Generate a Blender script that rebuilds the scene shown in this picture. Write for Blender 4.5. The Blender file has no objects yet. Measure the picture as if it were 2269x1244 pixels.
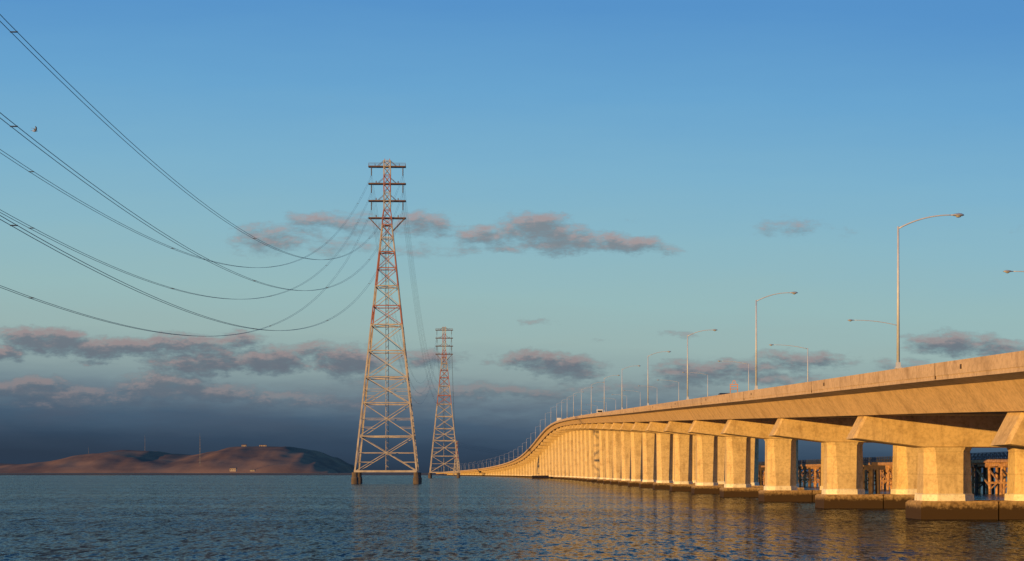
import bpy, math, random
from mathutils import Vector, noise
random.seed(4)
S = bpy.context.scene
C = S.collection
F = 3600.0; CX = 1134.5; HY = 1049.0; H = 3.9

# ------------------------------------------------------------------ helpers
def lin(c):
    return c/12.92 if c <= 0.04045 else ((c+0.055)/1.055)**2.4
def srgb(h, a=1.0):
    h = h.lstrip('#')
    return tuple(lin(int(h[i:i+2], 16)/255) for i in (0, 2, 4)) + (a,)

class MB:
    def __init__(s): s.v = []; s.f = []; s.k = 0
    def box(s, x0, x1, y0, y1, z0, z1):
        b = len(s.v)
        s.v += [(x0,y0,z0),(x1,y0,z0),(x1,y1,z0),(x0,y1,z0),(x0,y0,z1),(x1,y0,z1),(x1,y1,z1),(x0,y1,z1)]
        s.f += [(b,b+3,b+2,b+1),(b+4,b+5,b+6,b+7),(b,b+1,b+5,b+4),(b+1,b+2,b+6,b+5),(b+2,b+3,b+7,b+6),(b+3,b,b+4,b+7)]
    def loft(s, rings, cap=True):
        b = len(s.v); n = len(rings[0])
        for r in rings: s.v += [tuple(p) for p in r]
        for i in range(len(rings)-1):
            for j in range(n):
                a = b+i*n+j; c = b+i*n+(j+1) % n
                s.f.append((a, c, c+n, a+n))
        if cap:
            s.f.append(tuple(b+j for j in reversed(range(n))))
            e = b+(len(rings)-1)*n
            s.f.append(tuple(e+j for j in range(n)))
    def tube(s, pts, r, n=6, r2=None):
        pts = [Vector(p) for p in pts]; m = len(pts); rings = []
        for i, p in enumerate(pts):
            d = (pts[min(i+1, m-1)]-pts[max(i-1, 0)]).normalized()
            up = Vector((0,0,1)) if abs(d.z) < .95 else Vector((1,0,0))
            a = d.cross(up).normalized(); b = a.cross(d).normalized()
            rr = r if r2 is None else r+(r2-r)*i/(m-1)
            rings.append([p+a*math.cos(2*math.pi*(j+.5)/n)*rr+b*math.sin(2*math.pi*(j+.5)/n)*rr for j in range(n)])
        s.loft(rings)
    def bar(s, p, q, w):
        s.k += 1
        s.tube([p, q], w*.7071*(1+.02*(s.k % 7)), 4)
    def build(s, name, mat, parent=None, smooth=False):
        me = bpy.data.meshes.new(name); me.from_pydata(s.v, [], s.f); me.update()
        if mat: me.materials.append(mat)
        if smooth:
            for p in me.polygons: p.use_smooth = True
        o = bpy.data.objects.new(name, me); C.objects.link(o)
        if parent: o.parent = parent
        return o

def tag(o, label=None, cat=None, group=None, kind=None):
    if label: o['label'] = label
    if cat: o['category'] = cat
    if group: o['group'] = group
    if kind: o['kind'] = kind
    return o
def empty(name, loc=(0,0,0), rz=0, label=None, cat=None, group=None):
    o = bpy.data.objects.new(name, None); C.objects.link(o)
    o.location = loc; o.rotation_euler = (0,0,rz); o.empty_display_size = .5
    return tag(o, label, cat, group)
def copy_tree(o, parent=None):
    c = o.copy(); C.objects.link(c)
    if parent: c.parent = parent
    for ch in list(o.children): copy_tree(ch, c)
    return c

# ------------------------------------------------------------------ materials
def new_mat(name):
    m = bpy.data.materials.new(name); m.use_nodes = True
    nt = m.node_tree; bs = nt.nodes['Principled BSDF']
    return m, nt, bs
def N(nt, t, **kw):
    n = nt.nodes.new(t)
    for k, v in kw.items(): setattr(n, k, v)
    return n
def noise_node(nt, vec, scale, detail=5, rough=.6):
    n = N(nt, 'ShaderNodeTexNoise'); n.inputs['Scale'].default_value = scale
    n.inputs['Detail'].default_value = detail; n.inputs['Roughness'].default_value = rough
    if vec: nt.links.new(vec, n.inputs['Vector'])
    return n
def scaled(nt, vec, s):
    m = N(nt, 'ShaderNodeVectorMath', operation='MULTIPLY'); nt.links.new(vec, m.inputs[0]); m.inputs[1].default_value = s
    return m.outputs[0]
def ramp(nt, fac, stops):
    r = N(nt, 'ShaderNodeValToRGB'); nt.links.new(fac, r.inputs[0])
    e = r.color_ramp.elements
    while len(e) < len(stops): e.new(.5)
    for i, (p, c) in enumerate(stops):
        e[i].position = p; e[i].color = c if len(c) == 4 else tuple(c)+(1,)
    return r
def mixc(nt, fac, a, b, mode='MIX'):
    m = N(nt, 'ShaderNodeMix', data_type='RGBA', blend_type=mode)
    for sock, val in ((m.inputs[0], fac), (m.inputs[6], a), (m.inputs[7], b)):
        if isinstance(val, (int, float, tuple)): sock.default_value = val
        else: nt.links.new(val, sock)
    return m.outputs[2]
def simple(name, c1, c2, scale=1.0, rough=.7, metal=0.0, bump=0.0):
    m, nt, bs = new_mat(name)
    g = N(nt, 'ShaderNodeNewGeometry')
    n = noise_node(nt, g.outputs['Position'], scale)
    r = ramp(nt, n.outputs[0], [(.35, c1), (.65, c2)])
    nt.links.new(r.outputs[0], bs.inputs['Base Color'])
    bs.inputs['Roughness'].default_value = rough; bs.inputs['Metallic'].default_value = metal
    if bump:
        b = N(nt, 'ShaderNodeBump'); b.inputs['Strength'].default_value = bump; b.inputs['Distance'].default_value = .05
        nt.links.new(n.outputs[0], b.inputs['Height']); nt.links.new(b.outputs[0], bs.inputs['Normal'])
    return m

def concrete(name, base, dark, stain, lines=0.0, algae=False, strength=1.0, sv=(1.6,1.6,.16)):
    m, nt, bs = new_mat(name)
    pos = N(nt, 'ShaderNodeNewGeometry').outputs['Position']
    n1 = noise_node(nt, pos, .42, 7, .68)
    c = ramp(nt, n1.outputs[0], [(.30, dark), (.48, base), (.76, tuple(min(1, x*1.10) for x in base))]).outputs[0]
    n2 = noise_node(nt, scaled(nt, pos, sv), 1.0, 6, .72)        # run-off streaks
    f2 = ramp(nt, n2.outputs[0], [(.52, (0,0,0)), (.76, (strength*.8,)*3)]).outputs[0]
    c = mixc(nt, f2, c, stain+(1,))
    n3 = noise_node(nt, pos, 3.0, 6, .75)
    f3 = ramp(nt, n3.outputs[0], [(.33, (.72,.70,.68)), (.55, (1,1,1))]).outputs[0]
    c = mixc(nt, 1.0, c, f3, 'MULTIPLY')
    if lines:                                                               # lift joints of the formwork
        sx = N(nt, 'ShaderNodeSeparateXYZ'); nt.links.new(pos, sx.inputs[0])
        a = N(nt, 'ShaderNodeMath', operation='MULTIPLY'); a.inputs[1].default_value = 1/lines; nt.links.new(sx.outputs[2], a.inputs[0])
        b = N(nt, 'ShaderNodeMath', operation='FRACT'); nt.links.new(a.outputs[0], b.inputs[0])
        r = ramp(nt, b.outputs[0], [(0, (.6,.6,.6)), (.03, (1,1,1))]).outputs[0]
        c = mixc(nt, 1.0, c, r, 'MULTIPLY')
    if algae:
        sx = N(nt, 'ShaderNodeSeparateXYZ'); nt.links.new(pos, sx.inputs[0])
        a = N(nt, 'ShaderNodeMath', operation='MULTIPLY_ADD'); a.inputs[1].default_value = 1.3
        nt.links.new(n3.outputs[0], a.inputs[0]); nt.links.new(sx.outputs[2], a.inputs[2])
        mr = N(nt, 'ShaderNodeMapRange'); mr.inputs[1].default_value = 1.55; mr.inputs[2].default_value = 2.25
        mr.inputs[3].default_value = 1; mr.inputs[4].default_value = 0
        nt.links.new(a.outputs[0], mr.inputs[0])
        c = mixc(nt, mr.outputs[0], c, (.055,.034,.017,1))
    nt.links.new(c, bs.inputs['Base Color']); bs.inputs['Roughness'].default_value = .85
    bs.inputs['Specular IOR Level'].default_value = .2
    b = N(nt, 'ShaderNodeBump'); b.inputs['Strength'].default_value = .3; b.inputs['Distance'].default_value = .04
    nt.links.new(n3.outputs[0], b.inputs['Height']); nt.links.new(b.outputs[0], bs.inputs['Normal'])
    return m

M_col = concrete('concrete_column', (.70,.55,.31), (.50,.37,.20), (.28,.18,.10), lines=1.9, strength=.8)
M_cap = concrete('concrete_cap', (.66,.50,.27), (.46,.33,.17), (.27,.17,.09), strength=.75)
M_web = concrete('concrete_girder', (.74,.52,.26), (.54,.36,.17), (.28,.18,.08), strength=.6, sv=(.05,.5,.12))
M_par = concrete('concrete_parapet', (.62,.46,.28), (.46,.33,.19), (.26,.17,.10), sv=(.2,1.0,.2), strength=.8)
M_foot = concrete('concrete_footing', (.60,.42,.20), (.40,.26,.12), (.14,.08,.04), algae=True, strength=.7)
M_plin = concrete('concrete_plinth', (.92,.86,.68), (.8,.72,.54), (.6,.48,.3), strength=.3)
M_road = simple('asphalt', (.04,.04,.042), (.065,.063,.06), 2, .9)
M_paint = simple('road_paint', (.6,.6,.58), (.75,.75,.72), 2, .8)
M_steel = simple('galvanised_steel', (.30,.26,.20), (.50,.445,.345), .35, .65, 0)
M_red = simple('faded_red_steel', (.28,.10,.065), (.40,.16,.10), .35, .65, 0)
M_arm = simple('dark_crossarm_steel', (.10,.06,.045), (.17,.10,.07), .6, .6, .1)
M_ped = simple('dark_tower_footing', (.07,.055,.042), (.13,.10,.07), .6, .9)
M_ins = simple('insulator_glass', (.10,.10,.10), (.18,.16,.14), 2, .3)
M_wire = simple('conductor_metal', (.08,.115,.14), (.12,.155,.18), .5, .7, 0)
M_pole = simple('lamp_pole_metal', (.50,.53,.56), (.62,.64,.65), 1.5, .5, .1)
M_head = simple('lamp_head_metal', (.38,.38,.37), (.5,.5,.48), 4, .4, .4)
M_lens = simple('lamp_glass', (.3,.3,.27), (.4,.4,.35), 4, .2)
M_wood = simple('weathered_timber', (.26,.13,.055), (.60,.34,.14), 1.3, .9, 0, .4)
M_wood2 = simple('dark_timber', (.05,.035,.025), (.10,.065,.04), 1.3, .9)
M_rail = simple('railing_paint', (.03,.035,.045), (.05,.055,.065), 2, .7)
M_orange = simple('orange_paint', (.62,.28,.12), (.72,.35,.15), 3, .5)
M_glass = simple('car_glass', (.02,.025,.03), (.03,.035,.04), 1, .1)
M_tyre = simple('tyre_rubber', (.02,.02,.02), (.03,.03,.03), 5, .9)
M_dark = simple('dark_car_paint', (.02,.025,.035), (.03,.035,.045), 1, .25)
M_white = simple('white_paint', (.6,.6,.58), (.72,.71,.68), 1, .5)
M_wall = simple('pale_house_wall', (.32,.26,.21), (.45,.37,.3), .1, .9)
M_roof = simple('house_roof', (.10,.07,.06), (.14,.1,.08), .2, .9)
M_shore = simple('salt_marsh_ground', (.025,.02,.018), (.075,.045,.03), .012, 1)
M_gull = simple('white_feathers', (.6,.56,.5), (.75,.72,.66), 6, .8)
M_wing = simple('grey_feathers', (.12,.12,.13), (.24,.24,.25), 6, .8)
M_mast = simple('mast_steel', (.14,.14,.15), (.19,.185,.18), .2, .8)

# hill: dry grass with scrub in the folds
M_hill, nt, bs = new_mat('dry_grass_hill')
pos = N(nt, 'ShaderNodeNewGeometry').outputs['Position']
n1 = noise_node(nt, pos, .006, 7, .6); n2 = noise_node(nt, scaled(nt, pos, (1, .5, 2.5)), .013, 6, .7)
c1 = ramp(nt, n1.outputs[0], [(.35, (.18,.115,.088)), (.6, (.31,.185,.12))]).outputs[0]
f = ramp(nt, n2.outputs[0], [(.50, (0,0,0)), (.70, (.5,.5,.5))]).outputs[0]
nt.links.new(mixc(nt, f, c1, (.10,.078,.072,1)), bs.inputs['Base Color']); bs.inputs['Roughness'].default_value = 1
bs.inputs['Specular IOR Level'].default_value = 0

# water: rippled by tilting the normal with noise; silty body under a Fresnel-weighted, slightly dimmed sheen
M_water, nt, bs = new_mat('bay_water')
nt.nodes.remove(bs)
pos = N(nt, 'ShaderNodeNewGeometry').outputs['Position']
def slope(scalev, det, amp, rough=.6):
    n = noise_node(nt, scaled(nt, pos, scalev), 1.0, det, rough)
    a = N(nt, 'ShaderNodeVectorMath', operation='SUBTRACT'); nt.links.new(n.outputs[1], a.inputs[0]); a.inputs[1].default_value = (.5,.5,.5)
    b = N(nt, 'ShaderNodeVectorMath', operation='MULTIPLY'); nt.links.new(a.outputs[0], b.inputs[0]); b.inputs[1].default_value = (amp*.85, amp, 0)
    return b.outputs[0]
def vadd(a, b_):
    q = N(nt, 'ShaderNodeVectorMath', operation='ADD'); nt.links.new(a, q.inputs[0])
    if isinstance(b_, tuple): q.inputs[1].default_value = b_
    else: nt.links.new(b_, q.inputs[1])
    return q.outputs[0]
tot = vadd(slope((3.6, 2.8, 1), 3, 1.1), slope((1.9, .42, 1), 4, 1.35, .65))
tot = vadd(tot, slope((.6, .10, 1), 2, .34))
nb = noise_node(nt, scaled(nt, pos, (.004, .03, 1)), 1.0, 3, .5)          # wind lanes and slicks
cal = ramp(nt, nb.outputs[0], [(.36, (.6,.6,.6)), (.6, (1.1,1.1,1.1))]).outputs[0]
ml = N(nt, 'ShaderNodeVectorMath', operation='MULTIPLY'); nt.links.new(tot, ml.inputs[0]); nt.links.new(cal, ml.inputs[1])
# the wind-ruffled patch near the shore is rougher than the water beyond it
sp = N(nt, 'ShaderNodeSeparateXYZ'); nt.links.new(pos, sp.inputs[0])
wv = noise_node(nt, scaled(nt, pos, (.02, .02, 1)), 1.0, 3, .6)
wy = N(nt, 'ShaderNodeMath', operation='MULTIPLY_ADD'); nt.links.new(wv.outputs[0], wy.inputs[0]); wy.inputs[1].default_value = 30; nt.links.new(sp.outputs[1], wy.inputs[2])
rg = N(nt, 'ShaderNodeMapRange'); nt.links.new(wy.outputs[0], rg.inputs[0]); rg.inputs[1].default_value = 188; rg.inputs[2].default_value = 212; rg.inputs[3].default_value = 1.25; rg.inputs[4].default_value = .85
m2 = N(nt, 'ShaderNodeVectorMath', operation='SCALE'); nt.links.new(ml.outputs[0], m2.inputs[0]); nt.links.new(rg.outputs[0], m2.inputs['Scale'])
no = N(nt, 'ShaderNodeVectorMath', operation='NORMALIZE'); nt.links.new(vadd(m2.outputs[0], (0,0,1)), no.inputs[0])
fr = N(nt, 'ShaderNodeFresnel'); fr.inputs['IOR'].default_value = 1.30; nt.links.new(no.outputs[0], fr.inputs['Normal'])
df_ = N(nt, 'ShaderNodeBsdfDiffuse'); df_.inputs['Color'].default_value = (.022,.034,.038,1)
gl = N(nt, 'ShaderNodeBsdfGlossy'); gl.inputs['Color'].default_value = (.64,.68,.66,1); gl.inputs['Roughness'].default_value = .09
nt.links.new(no.outputs[0], gl.inputs['Normal'])
mx_ = N(nt, 'ShaderNodeMixShader'); nt.links.new(fr.outputs[0], mx_.inputs[0]); nt.links.new(df_.outputs[0], mx_.inputs[1]); nt.links.new(gl.outputs[0], mx_.inputs[2])
nt.links.new(mx_.outputs[0], nt.nodes['Material Output'].inputs['Surface'])

# ------------------------------------------------------------------ world
W = bpy.data.worlds.new('World'); S.world = W; W.use_nodes = True
W.cycles.sampling_method = 'NONE'
nt = W.node_tree; nt.nodes.clear()
SUN_EL = math.radians(3.7); SUN_AZ = (-.72, -.69)
blobs = [(595,530,95,38,.8),(705,490,85,26,.85),(650,525,90,24,.65),(800,500,90,26,.65),(940,500,80,30,.85),(1080,522,80,24,.85),(1185,505,85,36,1),
 (1250,535,95,32,1),(1380,543,100,26,1.0),(1450,556,60,14,.7),(1130,545,130,18,.65),(760,548,120,22,.55),(940,555,120,18,.5),(1755,505,85,24,.6),(1870,515,60,18,.35),(1400,490,45,12,.4),(2265,515,25,20,.4),
 (100,752,105,30,1.1),(240,770,180,26,1.1),(400,765,140,24,1),(530,755,70,20,.85),(470,802,150,26,1.1),(600,800,95,32,1.1),(770,800,80,38,1.1),(700,778,70,20,.8),(205,803,45,11,.75),(950,797,90,22,.85),(10,785,60,22,1),
 (365,855,115,36,1.1),(470,868,110,22,1),(60,862,120,26,1),(180,885,160,26,.95),(640,885,150,20,.8),(830,850,90,18,.6),(1000,865,170,20,.8),(1200,800,120,22,.95),(1260,815,95,28,.95),
 (1500,745,48,12,.65),(1190,712,45,11,.55),(1320,752,45,7,.4),(1535,830,100,30,.95),(1640,815,100,22,.85),(1780,800,130,24,.8),(1700,838,170,18,.75),(2110,760,115,30,.95),(2200,775,95,22,.85),(2000,810,100,16,.55),(1130,870,150,18,.75),(1330,860,170,18,.65),(860,895,220,20,.6)]
G = bpy.data.node_groups.new('cloud_density', 'ShaderNodeTree')
G.interface.new_socket('Vector', in_out='INPUT', socket_type='NodeSocketVector')
G.interface.new_socket('Density', in_out='OUTPUT', socket_type='NodeSocketFloat')
gi = G.nodes.new('NodeGroupInput'); go = G.nodes.new('NodeGroupOutput')
uv = gi.outputs[0]
nz = noise_node(G, scaled(G, uv, (45, 85, 1)), 1.0, 6, .64)
su = N(G, 'ShaderNodeVectorMath', operation='SUBTRACT'); G.links.new(nz.outputs[1], su.inputs[0]); su.inputs[1].default_value = (.5,.5,.5)
di = N(G, 'ShaderNodeVectorMath', operation='MULTIPLY_ADD'); G.links.new(su.outputs[0], di.inputs[0]); di.inputs[1].default_value = (.034,.015,0); G.links.new(uv, di.inputs[2])
acc = None
for (px, py, rx, ry, st) in blobs:
    u = (px-CX)/F; v = (HY-py)/F; a = F/(rx*1.35); b = F/(ry*1.4)
    ma = N(G, 'ShaderNodeVectorMath', operation='MULTIPLY_ADD'); G.links.new(di.outputs[0], ma.inputs[0])
    ma.inputs[1].default_value = (a, b, 0); ma.inputs[2].default_value = (-u*a, -v*b, 0)
    dt = N(G, 'ShaderNodeVectorMath', operation='DOT_PRODUCT'); G.links.new(ma.outputs[0], dt.inputs[0]); G.links.new(ma.outputs[0], dt.inputs[1])
    w = N(G, 'ShaderNodeMath', operation='MULTIPLY_ADD', use_clamp=True); G.links.new(dt.outputs['Value'], w.inputs[0]); w.inputs[1].default_value = -st; w.inputs[2].default_value = st
    if acc is None: acc = w.outputs[0]
    else:
        mx = N(G, 'ShaderNodeMath', operation='SMOOTH_MAX'); mx.inputs[2].default_value = .15
        G.links.new(acc, mx.inputs[0]); G.links.new(w.outputs[0], mx.inputs[1]); acc = mx.outputs[0]
nf = noise_node(G, scaled(G, uv, (75, 180, 1)), 1.0, 7, .68)
nn = N(G, 'ShaderNodeMath', operation='MULTIPLY_ADD'); G.links.new(nf.outputs[0], nn.inputs[0]); nn.inputs[1].default_value = 1.4; nn.inputs[2].default_value = -.70
sm = N(G, 'ShaderNodeMath', operation='ADD'); G.links.new(nn.outputs[0], sm.inputs[0]); G.links.new(acc, sm.inputs[1])
mr = N(G, 'ShaderNodeMapRange', interpolation_type='SMOOTHSTEP'); G.links.new(sm.outputs[0], mr.inputs[0]); mr.inputs[1].default_value = .24; mr.inputs[2].default_value = 1.02
gt = N(G, 'ShaderNodeMapRange'); G.links.new(acc, gt.inputs[0]); gt.inputs[1].default_value = .03; gt.inputs[2].default_value = .3
gm = N(G, 'ShaderNodeMath', operation='MULTIPLY'); G.links.new(mr.outputs[0], gm.inputs[0]); G.links.new(gt.outputs[0], gm.inputs[1])
G.links.new(gm.outputs[0], go.inputs[0])

tc = N(nt, 'ShaderNodeTexCoord'); sx = N(nt, 'ShaderNodeSeparateXYZ'); nt.links.new(tc.outputs['Generated'], sx.inputs[0])
ab = N(nt, 'ShaderNodeMath', operation='ABSOLUTE'); nt.links.new(sx.outputs[1], ab.inputs[0])
my = N(nt, 'ShaderNodeMath', operation='MAXIMUM'); nt.links.new(ab.outputs[0], my.inputs[0]); my.inputs[1].default_value = .1
def div(a):
    d = N(nt, 'ShaderNodeMath', operation='DIVIDE'); nt.links.new(a, d.inputs[0]); nt.links.new(my.outputs[0], d.inputs[1]); return d.outputs[0]
az = N(nt, 'ShaderNodeMath', operation='ABSOLUTE'); nt.links.new(sx.outputs[2], az.inputs[0])
U = div(sx.outputs[0]); V = div(az.outputs[0])
cv = N(nt, 'ShaderNodeCombineXYZ'); nt.links.new(U, cv.inputs[0]); nt.links.new(V, cv.inputs[1])
ns = noise_node(nt, scaled(nt, cv.outputs[0], (9, 55, 1)), 1.0, 5, .6)
vv = N(nt, 'ShaderNodeMath', operation='MULTIPLY_ADD'); nt.links.new(ns.outputs[0], vv.inputs[0]); vv.inputs[1].default_value = .018; vv.inputs[2].default_value = -.009
va = N(nt, 'ShaderNodeMath', operation='ADD'); nt.links.new(vv.outputs[0], va.inputs[0]); nt.links.new(V, va.inputs[1])
ur = N(nt, 'ShaderNodeMath', operation='MULTIPLY_ADD'); nt.links.new(U, ur.inputs[0]); ur.inputs[1].default_value = .04; nt.links.new(va.outputs[0], ur.inputs[2])
v3 = N(nt, 'ShaderNodeMath', operation='MULTIPLY'); nt.links.new(ur.outputs[0], v3.inputs[0]); v3.inputs[1].default_value = 2.0
def pv(py): return max(0, min(1, 2*(HY-py)/F))
sky_r = ramp(nt, v3.outputs[0], [(pv(1049), srgb('26394e')), (pv(1000), srgb('2d455d')), (pv(950), srgb('425c74')), (pv(900), srgb('697f8e')),
    (pv(840), srgb('8ca2a5')), (pv(760), srgb('9ab5b4')), (pv(660), srgb('97bbbe')), (pv(520), srgb('8bb9c9')), (pv(380), srgb('7db3d0')),
    (pv(200), srgb('69a6d2')), (pv(0), srgb('5694cd')), (1.0, srgb('3c79bb'))])
dens = N(nt, 'ShaderNodeGroup'); dens.node_tree = G; nt.links.new(cv.outputs[0], dens.inputs[0])
off = N(nt, 'ShaderNodeVectorMath', operation='ADD'); nt.links.new(cv.outputs[0], off.inputs[0]); off.inputs[1].default_value = (-.0015, .0040, 0)
den2 = N(nt, 'ShaderNodeGroup'); den2.node_tree = G; nt.links.new(off.outputs[0], den2.inputs[0])
df = N(nt, 'ShaderNodeMath', operation='SUBTRACT'); nt.links.new(dens.outputs[0], df.inputs[0]); nt.links.new(den2.outputs[0], df.inputs[1])
lf = N(nt, 'ShaderNodeMapRange'); nt.links.new(df.outputs[0], lf.inputs[0]); lf.inputs[1].default_value = -.42; lf.inputs[2].default_value = .60
cloud_hi = ramp(nt, lf.outputs[0], [(0, srgb('6c8290')), (.45, srgb('7d8790')), (1, srgb('a49799'))]).outputs[0]
cloud_lo = ramp(nt, lf.outputs[0], [(0, srgb('475a70')), (.45, srgb('606a79')), (1, srgb('8f8488'))]).outputs[0]
hr = N(nt, 'ShaderNodeMapRange'); nt.links.new(V, hr.inputs[0]); hr.inputs[1].default_value = .05; hr.inputs[2].default_value = .13
cc = mixc(nt, hr.outputs[0], cloud_lo, cloud_hi)
fd = N(nt, 'ShaderNodeMapRange'); nt.links.new(V, fd.inputs[0]); fd.inputs[1].default_value = .03; fd.inputs[2].default_value = .065; fd.inputs[3].default_value = .3; fd.inputs[4].default_value = .96
dm = N(nt, 'ShaderNodeMath', operation='MULTIPLY'); nt.links.new(dens.outputs[0], dm.inputs[0]); nt.links.new(fd.outputs[0], dm.inputs[1])
# soft broken bank low over the horizon
bn = noise_node(nt, scaled(nt, cv.outputs[0], (15, 60, 1)), 1.0, 7, .62)
bd = ramp(nt, bn.outputs[0], [(.42, (0,0,0)), (.64, (1,1,1))]).outputs[0]
bb = ramp(nt, V, [(0.012, (0,0,0)), (.032, (.5,.5,.5)), (.044, (.6,.6,.6)), (.060, (0,0,0))]).outputs[0]
bm = N(nt, 'ShaderNodeMath', operation='MULTIPLY'); nt.links.new(bd, bm.inputs[0]); nt.links.new(bb, bm.inputs[1])
bcol = ramp(nt, V, [(.015, srgb('34475b')), (.035, srgb('47576c')), (.06, srgb('6c707c'))]).outputs[0]
base = mixc(nt, bm.outputs[0], sky_r.outputs[0], bcol)
col = mixc(nt, dm.outputs[0], base, cc)
sk = N(nt, 'ShaderNodeTexSky', sky_type='NISHITA'); sk.sun_disc = False; sk.sun_elevation = SUN_EL
sk.sun_rotation = math.atan2(SUN_AZ[0], SUN_AZ[1])
skm = N(nt, 'ShaderNodeVectorMath', operation='SCALE'); nt.links.new(sk.outputs[0], skm.inputs[0]); skm.inputs['Scale'].default_value = .1
fin = mixc(nt, .05, col, skm.outputs[0])
bg = N(nt, 'ShaderNodeBackground'); nt.links.new(fin, bg.inputs[0]); bg.inputs[1].default_value = 1.0
ow = N(nt, 'ShaderNodeOutputWorld'); nt.links.new(bg.outputs[0], ow.inputs[0])

sun = bpy.data.lights.new('sun', 'SUN'); sun.energy = 5.0; sun.angle = math.radians(.5); sun.color = (1, .55, .15)
so = bpy.data.objects.new('sun', sun); C.objects.link(so)
d = Vector((-SUN_AZ[0]*math.cos(SUN_EL), -SUN_AZ[1]*math.cos(SUN_EL), -math.sin(SUN_EL)))
so.rotation_euler = d.to_track_quat('-Z', 'Y').to_euler()

# ------------------------------------------------------------------ water, shore, hills
m = MB(); m.v = [(-30000,-3000,0),(30000,-3000,0),(30000,40000,0),(-30000,40000,0)]; m.f = [(0,1,2,3)]
tag(m.build('water', M_water), kind='structure')

def terrain(name, prof, Dr, depth, mat, nx, ny, amp, sc):
    X = [(p-CX)/F*Dr for p, _ in prof]; Z = [H+(HY-q)/F*Dr for _, q in prof]
    def hz(x):
        for i in range(len(X)-1):
            if X[i] <= x <= X[i+1]:
                t = (x-X[i])/(X[i+1]-X[i]); t = t*t*(3-2*t); return Z[i]+(Z[i+1]-Z[i])*t
        return Z[0] if x < X[0] else Z[-1]
    mb = MB()
    for j in range(ny+1):
        t = -1+2*j/ny
        for i in range(nx+1):
            x = X[0]+(X[-1]-X[0])*i/nx
            y = Dr+t*depth
            g = max(0, 1-t*t)
            n = noise.fractal(Vector((x*sc, y*sc, 0)), 1, 2, 5)
            n2 = abs(noise.noise(Vector((x*sc*1.3, y*sc*.35, 7))))
            zz = hz(x)*g**.8
            z = zz + amp*g*(1-g*.8)*(n-1.2*n2)*min(1, zz/25)
            mb.v.append((x, y, z-.3))
    for j in range(ny):
        for i in range(nx):
            a = j*(nx+1)+i; mb.f.append((a, a+1, a+nx+2, a+nx+1))
    return tag(mb.build(name, mat, None, True), kind='structure')
terrain('hill', [(-260,1040),(-100,1034),(0,1029),(60,1029),(110,1024),(170,1015),(230,1004),(290,997),(350,1001),(390,1008),(430,1010),(480,999),(530,990),(580,988),(640,990),(690,998),(730,1012),(765,1030),(785,1046),(800,1051)], 4600, 520, M_hill, 260, 50, 26, .005)
mb = MB(); nx = 240
rows = [(3050, -.5), (3090, 1.4), (3250, 3.2), (4200, 4.6), (6500, 4.2)]
for (y, z) in rows:
    for i in range(nx+1):
        x = -2600+5200*i/nx
        w = noise.noise(Vector((x*.006, y*.01, 0)))
        mb.v.append((x*(y/3050)**.8, y+60*w, z+(1.3*w if z > 1 else 0)))
for j in range(len(rows)-1):
    for i in range(nx):
        a = j*(nx+1)+i; mb.f.append((a, a+1, a+nx+2, a+nx+1))
tag(mb.build('shore', M_shore), kind='structure')

def P(px, py, D): return Vector(((px-CX)/F*D, D, H+(HY-py)/F*D))

def house(x, y, z, w, dpt, h, label, windows=3):
    e = empty('house', (x,y,z), 0, label, 'house')
    b = MB(); b.box(-w/2, w/2, -dpt/2, dpt/2, 0, h); b.build('wall', M_wall, e)
    r = MB(); r.loft([[(-w/2-.6,-dpt/2-.6,h+.01),(-w/2-.6,dpt/2+.6,h+.01),(-w/2-.6,0,h*1.5)],[(w/2+.6,-dpt/2-.6,h+.01),(w/2+.6,dpt/2+.6,h+.01),(w/2+.6,0,h*1.5)]]); r.build('roof', M_roof, e)
    for k in range(windows):
        wx = -w/2+w*(k+.5)/windows
        q = MB(); q.box(wx-w*.07, wx+w*.07, -dpt/2-.08, -dpt/2+.05, h*.35, h*.75); q.build('window', M_glass, e)
    return e
house(*P(517,1045,3100), 12, 10, 5.5, 'pale lone house on the shoreline left of the foot of the red hill')
house(*P(560,1045,3200), 9, 8, 3, 'small low pale shed on the shoreline right of the lone house')
house(*P(541,991,4600), 13, 10, 5, 'small dark-roofed building on the crest of the right hill')
house(*P(583,990,4600), 20, 10, 3.5, 'long low building on the hill crest, right of the smaller one')
def mast(px, py0, py1, D, w, label):
    b = P(px, py0, D); t = (py0-py1)/F*D
    e = empty('radio_mast', b, 0, label, 'radio mast')
    q = MB()
    for k in range(3):
        a = k*2.094; q.bar((w*math.cos(a), w*math.sin(a), -3), (w*.25*math.cos(a), w*.25*math.sin(a), t), w*.2)
    for i in range(10):
        f0 = i/10; f1 = (i+1)/10
        for k in range(3):
            a = k*2.094; c = a+2.094; r0 = w*(1-.75*f0); r1 = w*(1-.75*f1)
            q.bar((r0*math.cos(a), r0*math.sin(a), t*f0), (r1*math.cos(c), r1*math.sin(c), t*f1), w*.12)
    q.build('lattice', M_mast, e)
    q = MB(); q.tube([(0,0,t), (0,0,t*1.12)], w*.12, 5); q.build('antenna', M_mast, e)
mast(443, 1030, 968, 4000, 1.6, 'thin pale radio mast standing in front of the saddle between the hills')
mast(321, 1000, 966, 4600, .9, 'faint dark radio mast above the top of the left hill')
mast(196, 1012, 992, 4600, .7, 'short faint mast on the left shoulder of the left hill')

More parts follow.
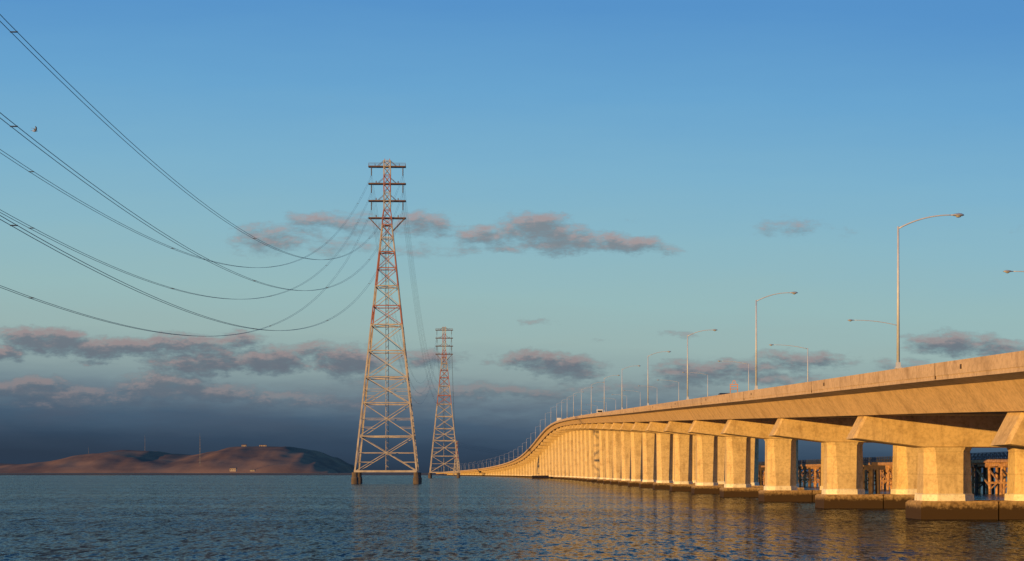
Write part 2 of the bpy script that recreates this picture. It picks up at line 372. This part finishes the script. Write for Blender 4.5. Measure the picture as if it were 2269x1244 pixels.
# ------------------------------------------------------------------ bridge
TX = [(-60,26.6),(0,26.7),(300,26.9),(590,26.7),(887,25.9),(960,25.0),(1050,22.9),(1200,18.8),(1350,13.6),(1550,5.0),(1800,-11),(2150,-40),(2500,-78),(3060,-145)]
TZ = [(-60,2.0),(10,4.2),(86,6.45),(112,7.25),(172,9.0),(266,11.8),(400,15.7),(587,21.2),(750,25.7),(887,29.0),(970,30.4),(1050,30.3),(1120,29.0),(1200,26.4),(1350,20.6),(1550,14.6),(1800,10.2),(2150,6.6),(2500,4.2),(3060,1.6)]
def interp(T, x):
    if x <= T[0][0]: return T[0][1]
    if x >= T[-1][0]: return T[-1][1]
    for i in range(len(T)-1):
        if T[i][0] <= x <= T[i+1][0]: break
    x0, y0 = T[i]; x1, y1 = T[i+1]; h = x1-x0
    def sl(k):
        if k <= 0: return (T[1][1]-T[0][1])/(T[1][0]-T[0][0])
        if k >= len(T)-1: return (T[-1][1]-T[-2][1])/(T[-1][0]-T[-2][0])
        return (T[k+1][1]-T[k-1][1])/(T[k+1][0]-T[k-1][0])
    m0 = sl(i)*h; m1 = sl(i+1)*h; t = (x-x0)/h
    return (2*t**3-3*t*t+1)*y0+(t**3-2*t*t+t)*m0+(-2*t**3+3*t*t)*y1+(t**3-t*t)*m1
def EX(D): return interp(TX, D)
def EZ(D): return interp(TZ, D)+H
Ds = []; D = -60
while D < 3060: Ds.append(D); D += 7 if D < 600 else 14
Ds.append(3060)
def extrude(prof, name, mat, parent, ds=Ds):
    b = MB(); b.loft([[(EX(D)+x, D, EZ(D)+z) for x, z in prof] for D in ds]); return b.build(name, mat, parent)
BW = 26.4
bridge = empty('road_bridge', (0,0,0), 0, 'long concrete road bridge on paired columns, sunlit gold, curving away to the left', 'bridge')
extrude([(.02,-.82),(.45,-.82),(.30,-.35),(.26,0),(0,0),(-.0,-.4)][::-1], 'parapet', M_par, bridge)
extrude([(BW-.02,-.82),(BW,0),(BW-.26,0),(BW-.30,-.35),(BW-.45,-.82)][::-1], 'parapet', M_par, bridge)
extrude([(.06,-.825),(BW-.06,-.825),(BW-.06,-1.08),(BW-1.3,-1.36),(1.3,-1.36),(.06,-1.08)], 'deck_slab', M_par, bridge)
extrude([(1.33,-1.365),(BW-1.33,-1.365),(BW-2.6,-3.1),(2.6,-3.1)], 'box_girder', M_web, bridge)
b = MB()
for i in range(len(Ds)-1):
    k = len(b.v)
    for D in (Ds[i], Ds[i+1]):
        b.v += [(EX(D)+.5, D, EZ(D)-.815), (EX(D)+BW-.5, D, EZ(D)-.815)]
    b.f.append((k, k+1, k+3, k+2))
b.build('road_surface', M_road, bridge)
b = MB()
for i in range(0, len(Ds)-1, 2):
    for lx in (1.4, 5.0, 8.7, 12.4, 14.6, 18.0, 21.6, 25.0):
        k = len(b.v)
        for D in (Ds[i], Ds[i+1]): b.v += [(EX(D)+lx, D, EZ(D)-.811), (EX(D)+lx+.15, D, EZ(D)-.811)]
        b.f.append((k, k+1, k+3, k+2))
b.build('lane_marking', M_paint, bridge)
extrude([(12.95,-.81),(13.45,-.81),(13.3,-.05),(13.1,-.05)][::-1], 'median_barrier', M_par, bridge)
pierD = [11.5+42.7*i for i in range(-1, 71)]
for D in pierD[2:16]:
    b = MB(); b.box(EX(D)-.05, EX(D)+.2, D-.12, D+.12, EZ(D)-.55, EZ(D)-.28); b.build('scupper', M_wood2, bridge)
    b = MB(); b.box(EX(D)-.012, EX(D)+.3, D+6-.02, D+6.03, EZ(D+6)-1.02, EZ(D+6)-.0); b.build('expansion_joint', M_wood2, bridge)

def octo(cx, cy, wx, wy, c, z):
    return [(cx-wx+c, cy-wy, z), (cx+wx-c, cy-wy, z), (cx+wx, cy-wy+c, z), (cx+wx, cy+wy-c, z), (cx+wx-c, cy+wy, z), (cx-wx+c, cy+wy, z), (cx-wx, cy+wy-c, z), (cx-wx, cy-wy+c, z)]
for D in pierD:
    cx = EX(D)+14.2; zt = EZ(D)-3.104
    if zt < 3.2: continue
    L = 11.2; sm_ = zt < 6
    cd = 2.75 if not sm_ else 1.0
    cd = min(cd, zt-2.4)
    b = MB(); wy = 1.7
    tip = min(2.0, cd*.75)
    pr = [(-L+.2,0),(-L-.85,-tip),(-6.1,-cd),(6.1,-cd),(L+.85,-tip),(L-.2,0)]
    ch = .3
    r0 = [(cx+x*.98, D-wy, zt+z*.98-.005) for x, z in pr]; r1 = [(cx+x, D-wy+ch, zt+z) for x, z in pr]
    r2 = [(cx+x, D+wy-ch, zt+z) for x, z in pr]; r3 = [(cx+x*.98, D+wy, zt+z*.98-.005) for x, z in pr]
    b.loft([r0, r1, r2, r3])
    cap = b.build('pier_cap', M_cap, bridge)
    hgt = zt-cd-1.62
    for s in (-1, 1):
        c0 = cx+s*3.9
        tp = max(-.12, min(.45, (hgt-7)*.035)); bx = 2.0-tp; by = 2.15-tp*.4; cb = 1.05
        b = MB()
        b.loft([octo(c0, D, bx, by, cb, 1.8), octo(c0, D, 1.98, 1.75, .8, zt-cd-.35), octo(c0, D, 2.12, 1.85, .8, zt-cd+.002)])
        b.build('column', M_col, cap)
        b = MB(); b.loft([octo(c0, D, bx+.14, by+.14, cb, 1.55), octo(c0, D, bx+.12, by+.12, cb, 2.1), octo(c0, D, bx+.01, by+.01, cb, 2.17)])
        b.build('plinth', M_plin, cap)
        b = MB(); x0, x1 = (cx-6.55, cx-.06) if s < 0 else (cx+.06, cx+6.55)
        b.loft([[(x0,D-2.7,-2),(x1,D-2.7,-2),(x1,D+2.7,-2),(x0,D+2.7,-2)], [(x0,D-2.7,1.35),(x1,D-2.7,1.35),(x1,D+2.7,1.35),(x0,D+2.7,1.35)],
                [(x0+.2,D-2.5,1.55),(x1-.02,D-2.5,1.55),(x1-.02,D+2.5,1.55),(x0+.2,D+2.5,1.55)]])
        b.build('footing', M_foot, cap)

# ------------------------------------------------------------------ lamps
def make_lamp(arm, label, group):
    e = empty('street_lamp', (0,0,0), 0, label, 'street lamp', group)
    b = MB(); b.tube([(0,0,.4),(0,0,9.9)], .115, 8, .07); b.build('pole', M_pole, e, True)
    b = MB(); b.box(-.2,.2,-.2,.2,-.02,.1); b.box(-.14,.14,-.14,.14,.1,.42); b.build('pole_base', M_pole, e)
    rise = .95 if arm < 5 else .75
    pts = []
    for i in range(13):
        t = i/12; pts.append((arm*t, 0, 9.75+rise*(1-(1-t)**2.2)))
    b = MB(); b.tube(pts, .055, 6, .04); b.build('arm', M_pole, e, True)
    b = MB(); ex, ez = arm, 9.75+rise
    rings = []
    for (x, r) in ((-.15,.06),(0,.09),(.15,.15),(.4,.2),(.6,.18),(.75,.1),(.8,.03)):
        rings.append([(ex+x, math.cos(a)*r*1.1, ez-.02+math.sin(a)*r*(.75 if math.sin(a) > 0 else .35)) for a in [k*math.pi/5 for k in range(10)]])
    b.loft(rings); hd = b.build('lamp_head', M_head, e, True)
    b = MB(); rings = []
    for (z, r) in ((-.06,.17),(-.14,.13),(-.18,.05)):
        rings.append([(ex+.4+math.cos(a)*r*1.3, math.sin(a)*r, ez+z) for a in [k*math.pi/5 for k in range(10)]])
    b.loft(rings); b.build('lens', M_lens, hd, True)
    return e
gN = 'street lamps along the near parapet'; gF = 'street lamps along the far parapet'
nearD = [113.3, 179.5, 250, 323]; 
while nearD[-1] < 2950: nearD.append(nearD[-1]+76)
farD = [152.5, 223.5, 292, 365]
while farD[-1] < 2950: farD.append(farD[-1]+76)
labN = ['tallest street lamp, pale pole on the near parapet with its arm curving right', 'second largest near-parapet lamp, just right of the orange warning frame',
        'near-parapet lamp left of the orange warning frame, arm curving right', 'near-parapet lamp fourth from the right, rising left of the third tall pole',
        'fifth near-parapet lamp from the right, arm curving right']
labF = ['street lamp cut off by the right picture edge, only its left-reaching arm and head showing', 'far-side lamp whose long arm reaches left from behind the tallest pole',
        'far-side lamp with arm reaching left, right of the second tall pole', 'far-side lamp with arm reaching left, just left of the second tall pole', 'far-side lamp with left-reaching arm, fifth along from the right']
l0 = make_lamp(3.8, labN[0], gN)
for i, D in enumerate(nearD):
    o = l0 if i == 0 else copy_tree(l0)
    o.location = (EX(D)+.13, D, EZ(D)+.02)
    o['label'] = labN[i] if i < len(labN) else 'small distant street lamp on the near parapet toward and beyond the crest'
l1 = make_lamp(6.2, labF[0], gF)
for i, D in enumerate(farD):
    o = l1 if i == 0 else copy_tree(l1)
    o.location = (EX(D)+BW-.13, D, EZ(D)+.02); o.rotation_euler = (0,0,math.pi)
    o['label'] = labF[i] if i < len(labF) else 'small distant street lamp on the far parapet toward and beyond the crest'

# ------------------------------------------------------------------ vehicles and warning frame on the deck
def car(label, D, dx, paint, kind='car'):
    L, Wd, Hh = (4.5, 1.8, 1.45) if kind == 'car' else ((5.4, 2.0, 2.3) if kind == 'van' else (9, 2.5, 3.7))
    e = empty({'car':'car','van':'van','truck':'box_truck'}[kind], (EX(D)+dx, D, EZ(D)-.81), 0, label, {'car':'car','van':'van','truck':'truck'}[kind])
    w = Wd/2
    def side(prof, x): return [(x, y, z) for y, z in prof]
    if kind == 'car':
        body = [(-L/2,.3),(L/2,.3),(L/2,.75),(L*.28,.92),(-L*.42,.95),(-L/2,.85)]
        cab = [(-L*.40,.9),(L*.25,.9),(L*.08,Hh),(-L*.25,Hh)]
        b = MB(); b.loft([side(body,-w), side(body,w)]); b.build('body', paint, e)
        b = MB(); b.loft([side(cab,-w+.12), side([(y*.96, z+.02*(z > 1)) for y, z in cab], 0), side(cab,w-.12)]); b.build('window', M_glass, e)
        b = MB(); b.box(-w+.2, w-.2, -L*.24, L*.07, Hh, Hh+.05); b.build('roof', paint, e)
    elif kind == 'van':
        body = [(-L/2,.35),(L/2,.35),(L/2,1.0),(L*.36,1.2),(L*.22,Hh-.08),(L*.15,Hh),(-L*.48,Hh),(-L/2,Hh-.15)]
        b = MB(); b.loft([side(body,-w), side(body,w)]); b.build('body', paint, e)
        b = MB(); b.box(-w-.02, -w+.1, -L*.1, L*.2, 1.3, 1.9); b.box(-w+.2, w-.2, -L/2-.02, -L/2+.1, 1.3, 1.9); b.build('window', M_glass, e)
    else:
        b = MB(); b.box(-w, w, -L/2, L*.22, .9, Hh); b.build('cargo_box', paint, e)
        cabp = [(L*.24,.5),(L/2,.5),(L/2,1.5),(L*.44,2.5),(L*.24,2.6)]
        b = MB(); b.loft([side(cabp,-w+.1), side(cabp,w-.1)]); b.build('cab', paint, e)
        b = MB(); b.box(-w+.08, -w+.2, L*.3, L*.4, 1.5, 2.2); b.build('window', M_glass, e)
    r = .33 if kind != 'truck' else .48
    for sx_ in (-1, 1):
        for yy in (-L*.31, L*.31):
            b = MB(); b.loft([[(sx_*(w-.12)+xo, yy+math.cos(a)*r, r+math.sin(a)*r) for a in [k*math.pi/6 for k in range(12)]] for xo in (-.11, .11)])
            b.build('wheel', M_tyre, e)
    for sx_ in (-1, 1):
        b = MB(); b.box(sx_*(w-.25)-.12, sx_*(w-.25)+.12, -L/2-.03, -L/2+.05, .75 if kind == 'car' else .95, .9 if kind == 'car' else 1.15); b.build('tail_light', M_red, e)
car('dark car roof showing above the parapet left of the orange warning frame', 236, 3.9, M_dark)
car('white box truck near the crest of the bridge', 985, 3.8, M_white, 'truck')
car('white van on the deck midway up the climb, roof above the parapet', 560, 3.4, M_white, 'van')
car('pale car farther up the climb beyond the white van', 700, 3.2, M_white)
e = empty('warning_frame', (EX(226)+4.0, 226, EZ(226)-.81), 0, 'orange warning frame standing on the bridge deck behind the parapet', 'road sign')
b = MB()
for x in (-.5, .5): b.bar((x,0,.1), (x,0,2.6), .09)
b.build('post', M_orange, e)
b = MB()
for z in (1.9, 2.25, 2.55): b.bar((-.58,0,z), (.58,0,z), .1)
b.build('crossbar', M_orange, e)
b = MB(); b.bar((-.3,0,2.6), (-.1,0,3.1), .08); b.bar((.1,0,3.1), (.3,0,2.6), .08); b.bar((-.14,0,3.08), (.14,0,3.08), .08); b.build('peak', M_orange, e)
b = MB(); b.bar((-.7,-.5,.05), (-.7,.5,.05), .1); b.bar((.7,-.5,.05), (.7,.5,.05), .1); b.bar((-.7,0,.12), (.7,0,.12), .1); b.build('foot', M_orange, e)

# ------------------------------------------------------------------ old timber trestle beyond the bridge
tr = empty('timber_trestle', (0,0,0), 0, 'old brown timber trestle with dark lattice railing, seen between the bridge columns', 'trestle')
def TRX(D): return 90-.020*(D-280)
zt = 5.6
ds = [200+7.5*i for i in range(0, 98)]
for nm, x0, x1, z0, z1, mt in (('deck', -.3, 4.8, zt+.3, zt+.85, M_wood), ('stringer', .1, .5, zt-.4, zt+.295, M_wood), ('stringer', 4.1, 4.5, zt-.4, zt+.295, M_wood2)):
    b = MB(); b.loft([[(TRX(D)+x0,D,z0),(TRX(D)+x1,D,z0),(TRX(D)+x1,D,z1),(TRX(D)+x0,D,z1)] for D in (ds[0], ds[-1])]); b.build(nm, mt, tr)
for off_ in (-.2, 4.7):
    b = MB()
    for z in (.95, 1.5, 2.15):
        b.bar((TRX(ds[0])+off_, ds[0], zt+z), (TRX(ds[-1])+off_, ds[-1], zt+z), .11)
    D = ds[0]
    while D < ds[-1]-2.4:
        x = TRX(D)+off_; b.bar((x, D, zt+.7), (x, D, zt+2.2), .12)
        b.bar((x, D, zt+.85), (x, D+2.4, zt+2.1), .07); b.bar((x, D+2.4, zt+.85), (x, D, zt+2.1), .07)
        D += 2.4
    b.build('railing', M_rail, tr)
for i, D in enumerate(ds):
    b = MB(); x = TRX(D)
    for k in range(4):
        px_ = x+.1+k*1.45; b.tube([(px_+random.uniform(-.25,.25), D+random.uniform(-.25,.25), -1), (px_, D, zt-.5)], .30+random.uniform(-.05,.07), 7)
    b.box(x-.6, x+5.1, D-.22, D+.22, zt-.62, zt-.02)
    b.box(x-.3, x+4.9, D-.42, D-.26, 1.9, 2.3)
    b.bar((x, D-.5, .8), (x+4.4, D-.5, zt-.8), .22)
    if random.random() < .7: b.bar((x+4.4, D+.4, 1.0), (x, D+.4, zt-.8), .22)
    if random.random() < .7: b.bar((x+.1, D, 1.6), (x-.1, D+7.5, zt-1.0), .24)
    b.build('pile_bent', M_wood2 if random.random() < .22 else M_wood, tr)
for (px_, D, lab) in ((1938, 250, 'dark T-topped pile cluster in the gap left of the largest column pair'), (1681, 330, 'dark T-topped pile cluster in the far left gap under the deck')):
    x = (px_-CX)/F*D; e = empty('pile_dolphin', (x, D, 0), 0, lab, 'pile cluster')
    b = MB()
    for k in (-.45, .45):
        for j in (-.4, .4): b.tube([(k*1.3, j*1.3, -1), (k, j, 4.6)], .28, 7)
    b.build('pile', M_wood2, e)
    b = MB(); b.box(-1.5, 1.5, -.6, .6, 4.4, 5.1); b.box(-.4, .4, -.4, .4, 5.1, 5.6); b.build('head_beam', M_wood2, e)
b = MB()
fe = empty('timber_fender', (0,0,0), 0, 'low dark timber fender in the water where the columns meet the far bend', 'fender')
for i in range(26):
    b.tube([(14+i*.5, 1120+i*3, -1), (14+i*.5, 1120+i*3, 2.3)], .35, 6)
b.build('pile', M_wood2, fe)
b = MB(); b.bar((13.7, 1119, 1.7), (27, 1197, 1.7), .5); b.bar((13.7, 1119, .8), (27, 1197, .8), .5); b.build('wale', M_wood2, fe)

# ------------------------------------------------------------------ power towers
LV = [1045, 968, 895, 838, 780, 722, 680, 636, 596, 560, 528, 500]
K = 600/F
def zpy(py): return H+(HY-py)*K
def hw(py): return (67-(1045-py)*.1033)*K
def tower(X, Y, sc, label, rz=0.0, th=1.0):
    e = empty('power_tower', (X, Y, 0), rz, label, 'power tower')
    ts = sc*th
    red = {5: 1, 7: 1, 8: 1, 10: 1}
    corners = ((-1,-1),(1,-1),(1,1),(-1,1))
    for (a, c) in corners:
        for seg in ((0, 5, M_steel), (5, 6, M_red), (6, 7, M_steel), (7, 9, M_red), (9, 11, M_steel)):
            p0, p1 = LV[seg[0]], LV[seg[1]]
            b = MB(); b.bar((a*hw(p0)*sc, c*hw(p0)*sc, zpy(p0)*sc), (a*hw(p1)*sc, c*hw(p1)*sc, zpy(p1)*sc), (.55 if seg[0] < 5 else .42)*ts)
            b.build('leg', seg[2], e)
        b = MB(); r = 1.2*sc; cx_, cy_ = a*hw(1045)*sc, c*hw(1045)*sc
        b.loft([[(cx_+math.cos(t)*r*k, cy_+math.sin(t)*r*k, z*sc) for t in [j*math.pi/6 for j in range(12)]] for z, k in ((-2,1.1),(2.2,1.1),(2.6,.9),(4.2,.9))])
        b.build('pedestal', M_ped, e)
    for i in range(len(LV)-1):
        p0, p1 = LV[i], LV[i+1]; h0, h1, z0, z1 = hw(p0)*sc, hw(p1)*sc, zpy(p0)*sc, zpy(p1)*sc
        mt = M_red if i in red else M_steel
        b = MB(); w = (.22 if i < 5 else .20)*ts
        for k in range(4):
            a, c = corners[k], corners[(k+1) % 4]
            A0 = Vector((a[0]*h0, a[1]*h0, z0)); B0 = Vector((c[0]*h0, c[1]*h0, z0))
            A1 = Vector((a[0]*h1, a[1]*h1, z1)); B1 = Vector((c[0]*h1, c[1]*h1, z1))
            b.bar(A0, B1, w); b.bar(B0, A1, w); b.bar(A1, B1, w*1.6)
            if i < 3:
                t = h0/(h0+h1); X_ = A0.lerp(B1, t)
                b.bar(A0.lerp(A1, t), X_, w*.7); b.bar(B0.lerp(B1, t), X_, w*.7)
                b.bar(A0.lerp(A1, .5*t+.0), A0.lerp(B1, t*.5), w*.6); b.bar(B0.lerp(B1, .5*t), B0.lerp(A1, t*.5), w*.6)
        if i % 2 == 0:
            b.bar((-h1, -h1, z1), (h1, h1, z1), w*.8); b.bar((h1, -h1, z1), (-h1, h1, z1), w*.8)
        b.build('bracing', mt, e)
    b = MB(); h0 = hw(1045)*sc; z0 = 4.6*sc
    for k in range(4):
        a, c = corners[k], corners[(k+1) % 4]
        b.bar((a[0]*h0, a[1]*h0, z0), (c[0]*h0, c[1]*h0, z0), .7*sc)
    b.build('base_beam', M_steel, e)
    b = MB(); q = .5*sc
    for (a, c) in corners: b.bar((a*q, c*q, 4.6*sc), (a*q, c*q, zpy(500)*sc), .14*ts)
    z = 6*sc
    while z < zpy(500)*sc-2*sc:
        b.bar((-q,-q,z), (q,-q,z+1.1*sc), .1*ts); b.bar((-q,q,z+1.1*sc), (q,q,z), .1*ts); b.bar((-q,-q,z+1.1*sc), (-q,q,z), .1*ts); z += 2.2*sc
    b.build('ladder_shaft', M_steel, e)
    mw = 1.2*sc; ml = [500, 484, 465, 446, 427, 408, 389, 370, 357]
    hs = [hw(500)*sc, 1.7*sc]+[mw]*7
    for i in range(len(ml)-1):
        z0, z1 = zpy(ml[i])*sc, zpy(ml[i+1])*sc; h0, h1 = hs[i], hs[i+1]
        b = MB()
        for k in range(4):
            a, c = corners[k], corners[(k+1) % 4]
            b.bar((a[0]*h0, a[1]*h0, z0), (a[0]*h1, a[1]*h1, z1), .30*ts)
            b.bar((a[0]*h0, a[1]*h0, z0), (c[0]*h1, c[1]*h1, z1), .16*ts)
            b.bar((c[0]*h0, c[1]*h0, z0), (a[0]*h1, a[1]*h1, z1), .16*ts)
            b.bar((a[0]*h1, a[1]*h1, z1), (c[0]*h1, c[1]*h1, z1), .18*ts)
        b.build('mast_section', M_red if i in (0, 1, 4, 5) else M_steel, e)
    b = MB()
    for x in (-.9, .9): b.bar((x*sc, 0, zpy(357)*sc), (x*sc, 0, zpy(352)*sc), .2*ts)
    b.build('aircraft_light', M_red, e)
    A = 6.75*sc
    for j, py in enumerate((484, 446, 408, 370)):
        z = zpy(py)*sc; b = MB()
        for y in (-1.0*sc, 1.0*sc):
            b.bar((-A, y, z), (A, y, z), .42*ts)
            if j == 0:
                for s in (-1, 1): b.bar((s*A*.95, y, z-.1), (s*hw(520)*sc, y, zpy(512)*sc), .2*ts)
            else:
                for s in (-1, 1): b.bar((s*A*.55, y, z), (s*mw, y, z+2.2*sc), .12*ts)
        for s in (-1, -.5, .5, 1): b.bar((s*A, -1.0*sc, z), (s*A, 1.0*sc, z), .35*ts)
        if j == 3:
            for y in (-1.05*sc, 1.05*sc):
                b.bar((-A, y, z+1.2*sc), (A, y, z+1.2*sc), .09*ts)
                for s in (-1, -.66, .66, 1): b.bar((s*A, y, z), (s*A, y, z+1.2*sc), .1*ts)
        else:
            for s in (-1, 1): b.bar((s*A*.6, 0, z), (s*A*.6, 0, z+1.1*sc), .3*ts)
        arm = b.build('crossarm', M_arm, e)
        if j > 0:
            for s in (-1, 1):
                b = MB(); xx = s*5.8*sc; rings = []
                n = 13
                for k in range(n*2):
                    zz = z-.3*sc-3.0*sc*k/(2*n-1); r = (.26 if k % 2 else .12)*sc
                    rings.append([(xx+math.cos(t)*r, math.sin(t)*r, zz) for t in [q_*math.pi/4 for q_ in range(8)]])
                b.loft(rings); b.build('insulator', M_ins, arm)
    return e
XT1 = -46.1; XT2 = -53.6; YT2 = 1285
tower(XT1, 600, 1.0, 'tallest lattice power tower in red and grey, standing in open water left of the bridge', .03)
tower(XT2, YT2, 1.0, 'second lattice power tower, half as tall in view, between the tallest tower and the bridge', .03, 1.2)
tower((1012-CX)/F*2200, 2200, .40, 'smallest lattice power tower, close to the right foot of the second tower', .1, 3.2)

# ------------------------------------------------------------------ power lines
def power_line(fn, Da, Db, n, label, group=None, pair=.45, r=.03, spacer=()):
    e = empty('power_line', (0,0,0), 0, label, 'power line', group)
    for s in ((-1, 1) if pair else (0,)):
        b = MB(); pts = []
        for i in range(n+1):
            D = Da+(Db-Da)*i/n; x, z = fn(D); pts.append((x+s*pair/2, D, z))
        b.tube(pts, r, 5); b.build('conductor', M_wire, e, True)
    for D in spacer:
        x, z = fn(D); b = MB(); b.bar((x-pair/2-.05, D, z), (x+pair/2+.05, D, z), .08); b.build('spacer', M_wire, e)
def quad(Xa, pxs, zend):
    sl = .0104; pts = [(600.0, zend)]
    for px, py in pxs:
        u = (px-CX)/F; D = (Xa+600*sl)/(u+sl); pts.append((D, (HY-py)/F*D))
    def fn(D):
        z = 0
        for i in range(3):
            t = pts[i][1]
            for j in range(3):
                if j != i: t *= (D-pts[j][0])/(pts[i][0]-pts[j][0])
            z += t
        return Xa+sl*(600-D), z+H
    return fn
ins = [zpy(py)-H-3.3 for py in (370, 408, 446)]
Lx, Rx = XT1-5.8, XT1+5.8
data = [(Rx, [(0,40),(730,575)], ins[0], 'highest power line, steepest at the top left corner, sagging to the tallest tower'),
        (Rx, [(0,256),(700,643)], ins[1], 'power line entering at left below the topmost one, spacer near the gull'),
        (Lx, [(0,335),(600,592)], ins[0], 'power line entering third from the top at the left edge'),
        (Lx, [(0,468),(550,663)], ins[1], 'power line entering fourth from the top at the left edge'),
        (Rx, [(0,482),(620,733)], ins[2], 'power line entering just under the fourth and crossing below it'),
        (Lx, [(0,635),(480,745)], ins[2], 'lowest power line, flattest, entering above the left clouds')]
for Xa, pxs, ze, lab in data:
    f_ = quad(Xa, pxs, ze)
    power_line(f_, -200, 600, 110, lab, 'power lines from the left edge to the tallest tower', r=.027, spacer=(115 if Xa == Rx else 160, 230, 330, 440, 540))
for s in (-1, 1):
    for j in range(3):
        def fn(D, s=s, j=j):
            t = (D-600)/(YT2-600); return XT1+s*5.8+(XT2-XT1)*t, ins[j]+H-4*56*t*(1-t)
        power_line(fn, 600, YT2, 60, 'faint power line hanging between the tallest and second towers', 'power lines between the two tall towers', r=.028)
X3 = (1012-CX)/F*2200
for s in (-1, 1):
    for j in range(3):
        def fn(D, s=s, j=j):
            t = (D-YT2)/(2200-YT2); z0 = ins[j]+H; z1 = (ins[j]+H)*.4; return XT2+s*5.8+(X3+s*2.3-XT2-s*5.8)*t, z0+(z1-z0)*t-4*45*t*(1-t)
        power_line(fn, YT2, 2200, 50, 'faint power line dropping from the second tower to the smallest tower', 'power lines to the smallest tower', pair=0, r=.05)
for j in range(3):
    def fn(D, j=j):
        t = (D-2200)/900; return X3+2.3+230*t, (ins[j]+H)*.4+t*10-4*14*t*(1-t)
    power_line(fn, 2200, 3100, 30, 'thin far power line running right from the smallest tower behind the bridge', 'far power lines beside the bridge', pair=0, r=.09)

# ------------------------------------------------------------------ gull
g = P(77, 291, 155)
e = empty('gull', g, .6, 'small gull flying with raised wings below the upper power lines at left', 'bird')
b = MB(); rings = []
for (x, r, z) in ((-.30,.01,.02),(-.24,.03,.01),(-.12,.06,0),(0,.08,0),(.10,.065,.01),(.16,.04,.03),(.20,.045,.045),(.24,.035,.045),(.27,.015,.04),(.31,.005,.035)):
    rings.append([(x, math.cos(a)*r, z+math.sin(a)*r) for a in [k*math.pi/4 for k in range(8)]])
b.loft(rings); b.build('body', M_gull, e, True)
for s in (-1, 1):
    b = MB(); rings = []
    for (t, c, sw, z) in ((.04,.10,.04,.04),(.18,.09,.07,.16),(.32,.075,.03,.30),(.46,.05,-.06,.36),(.58,.015,-.16,.37)):
        rings.append([(sw+c, s*t, z), (sw, s*t, z+.012), (sw-c, s*t, z), (sw, s*t, z-.008)])
    b.loft(rings); b.build('wing', M_wing, e, True)
b = MB(); b.loft([[(-.24,-.02,.02),(-.24,.02,.02),(-.24,.02,.01),(-.24,-.02,.01)],[(-.40,-.07,.02),(-.40,.07,.02),(-.40,.07,.012),(-.40,-.07,.012)]]); b.build('tail', M_gull, e)

# ------------------------------------------------------------------ camera
cam = bpy.data.cameras.new('camera'); co = bpy.data.objects.new('camera', cam); C.objects.link(co)
co.location = (0,0,H); co.rotation_euler = (math.radians(90),0,0)
cam.sensor_width = 36; cam.lens = 36*F/2269; cam.shift_y = (HY-622)/2269; cam.clip_start = .5; cam.clip_end = 60000
S.camera = co
S.view_settings.view_transform = 'Standard'; S.view_settings.look = 'None'; S.view_settings.exposure = 0
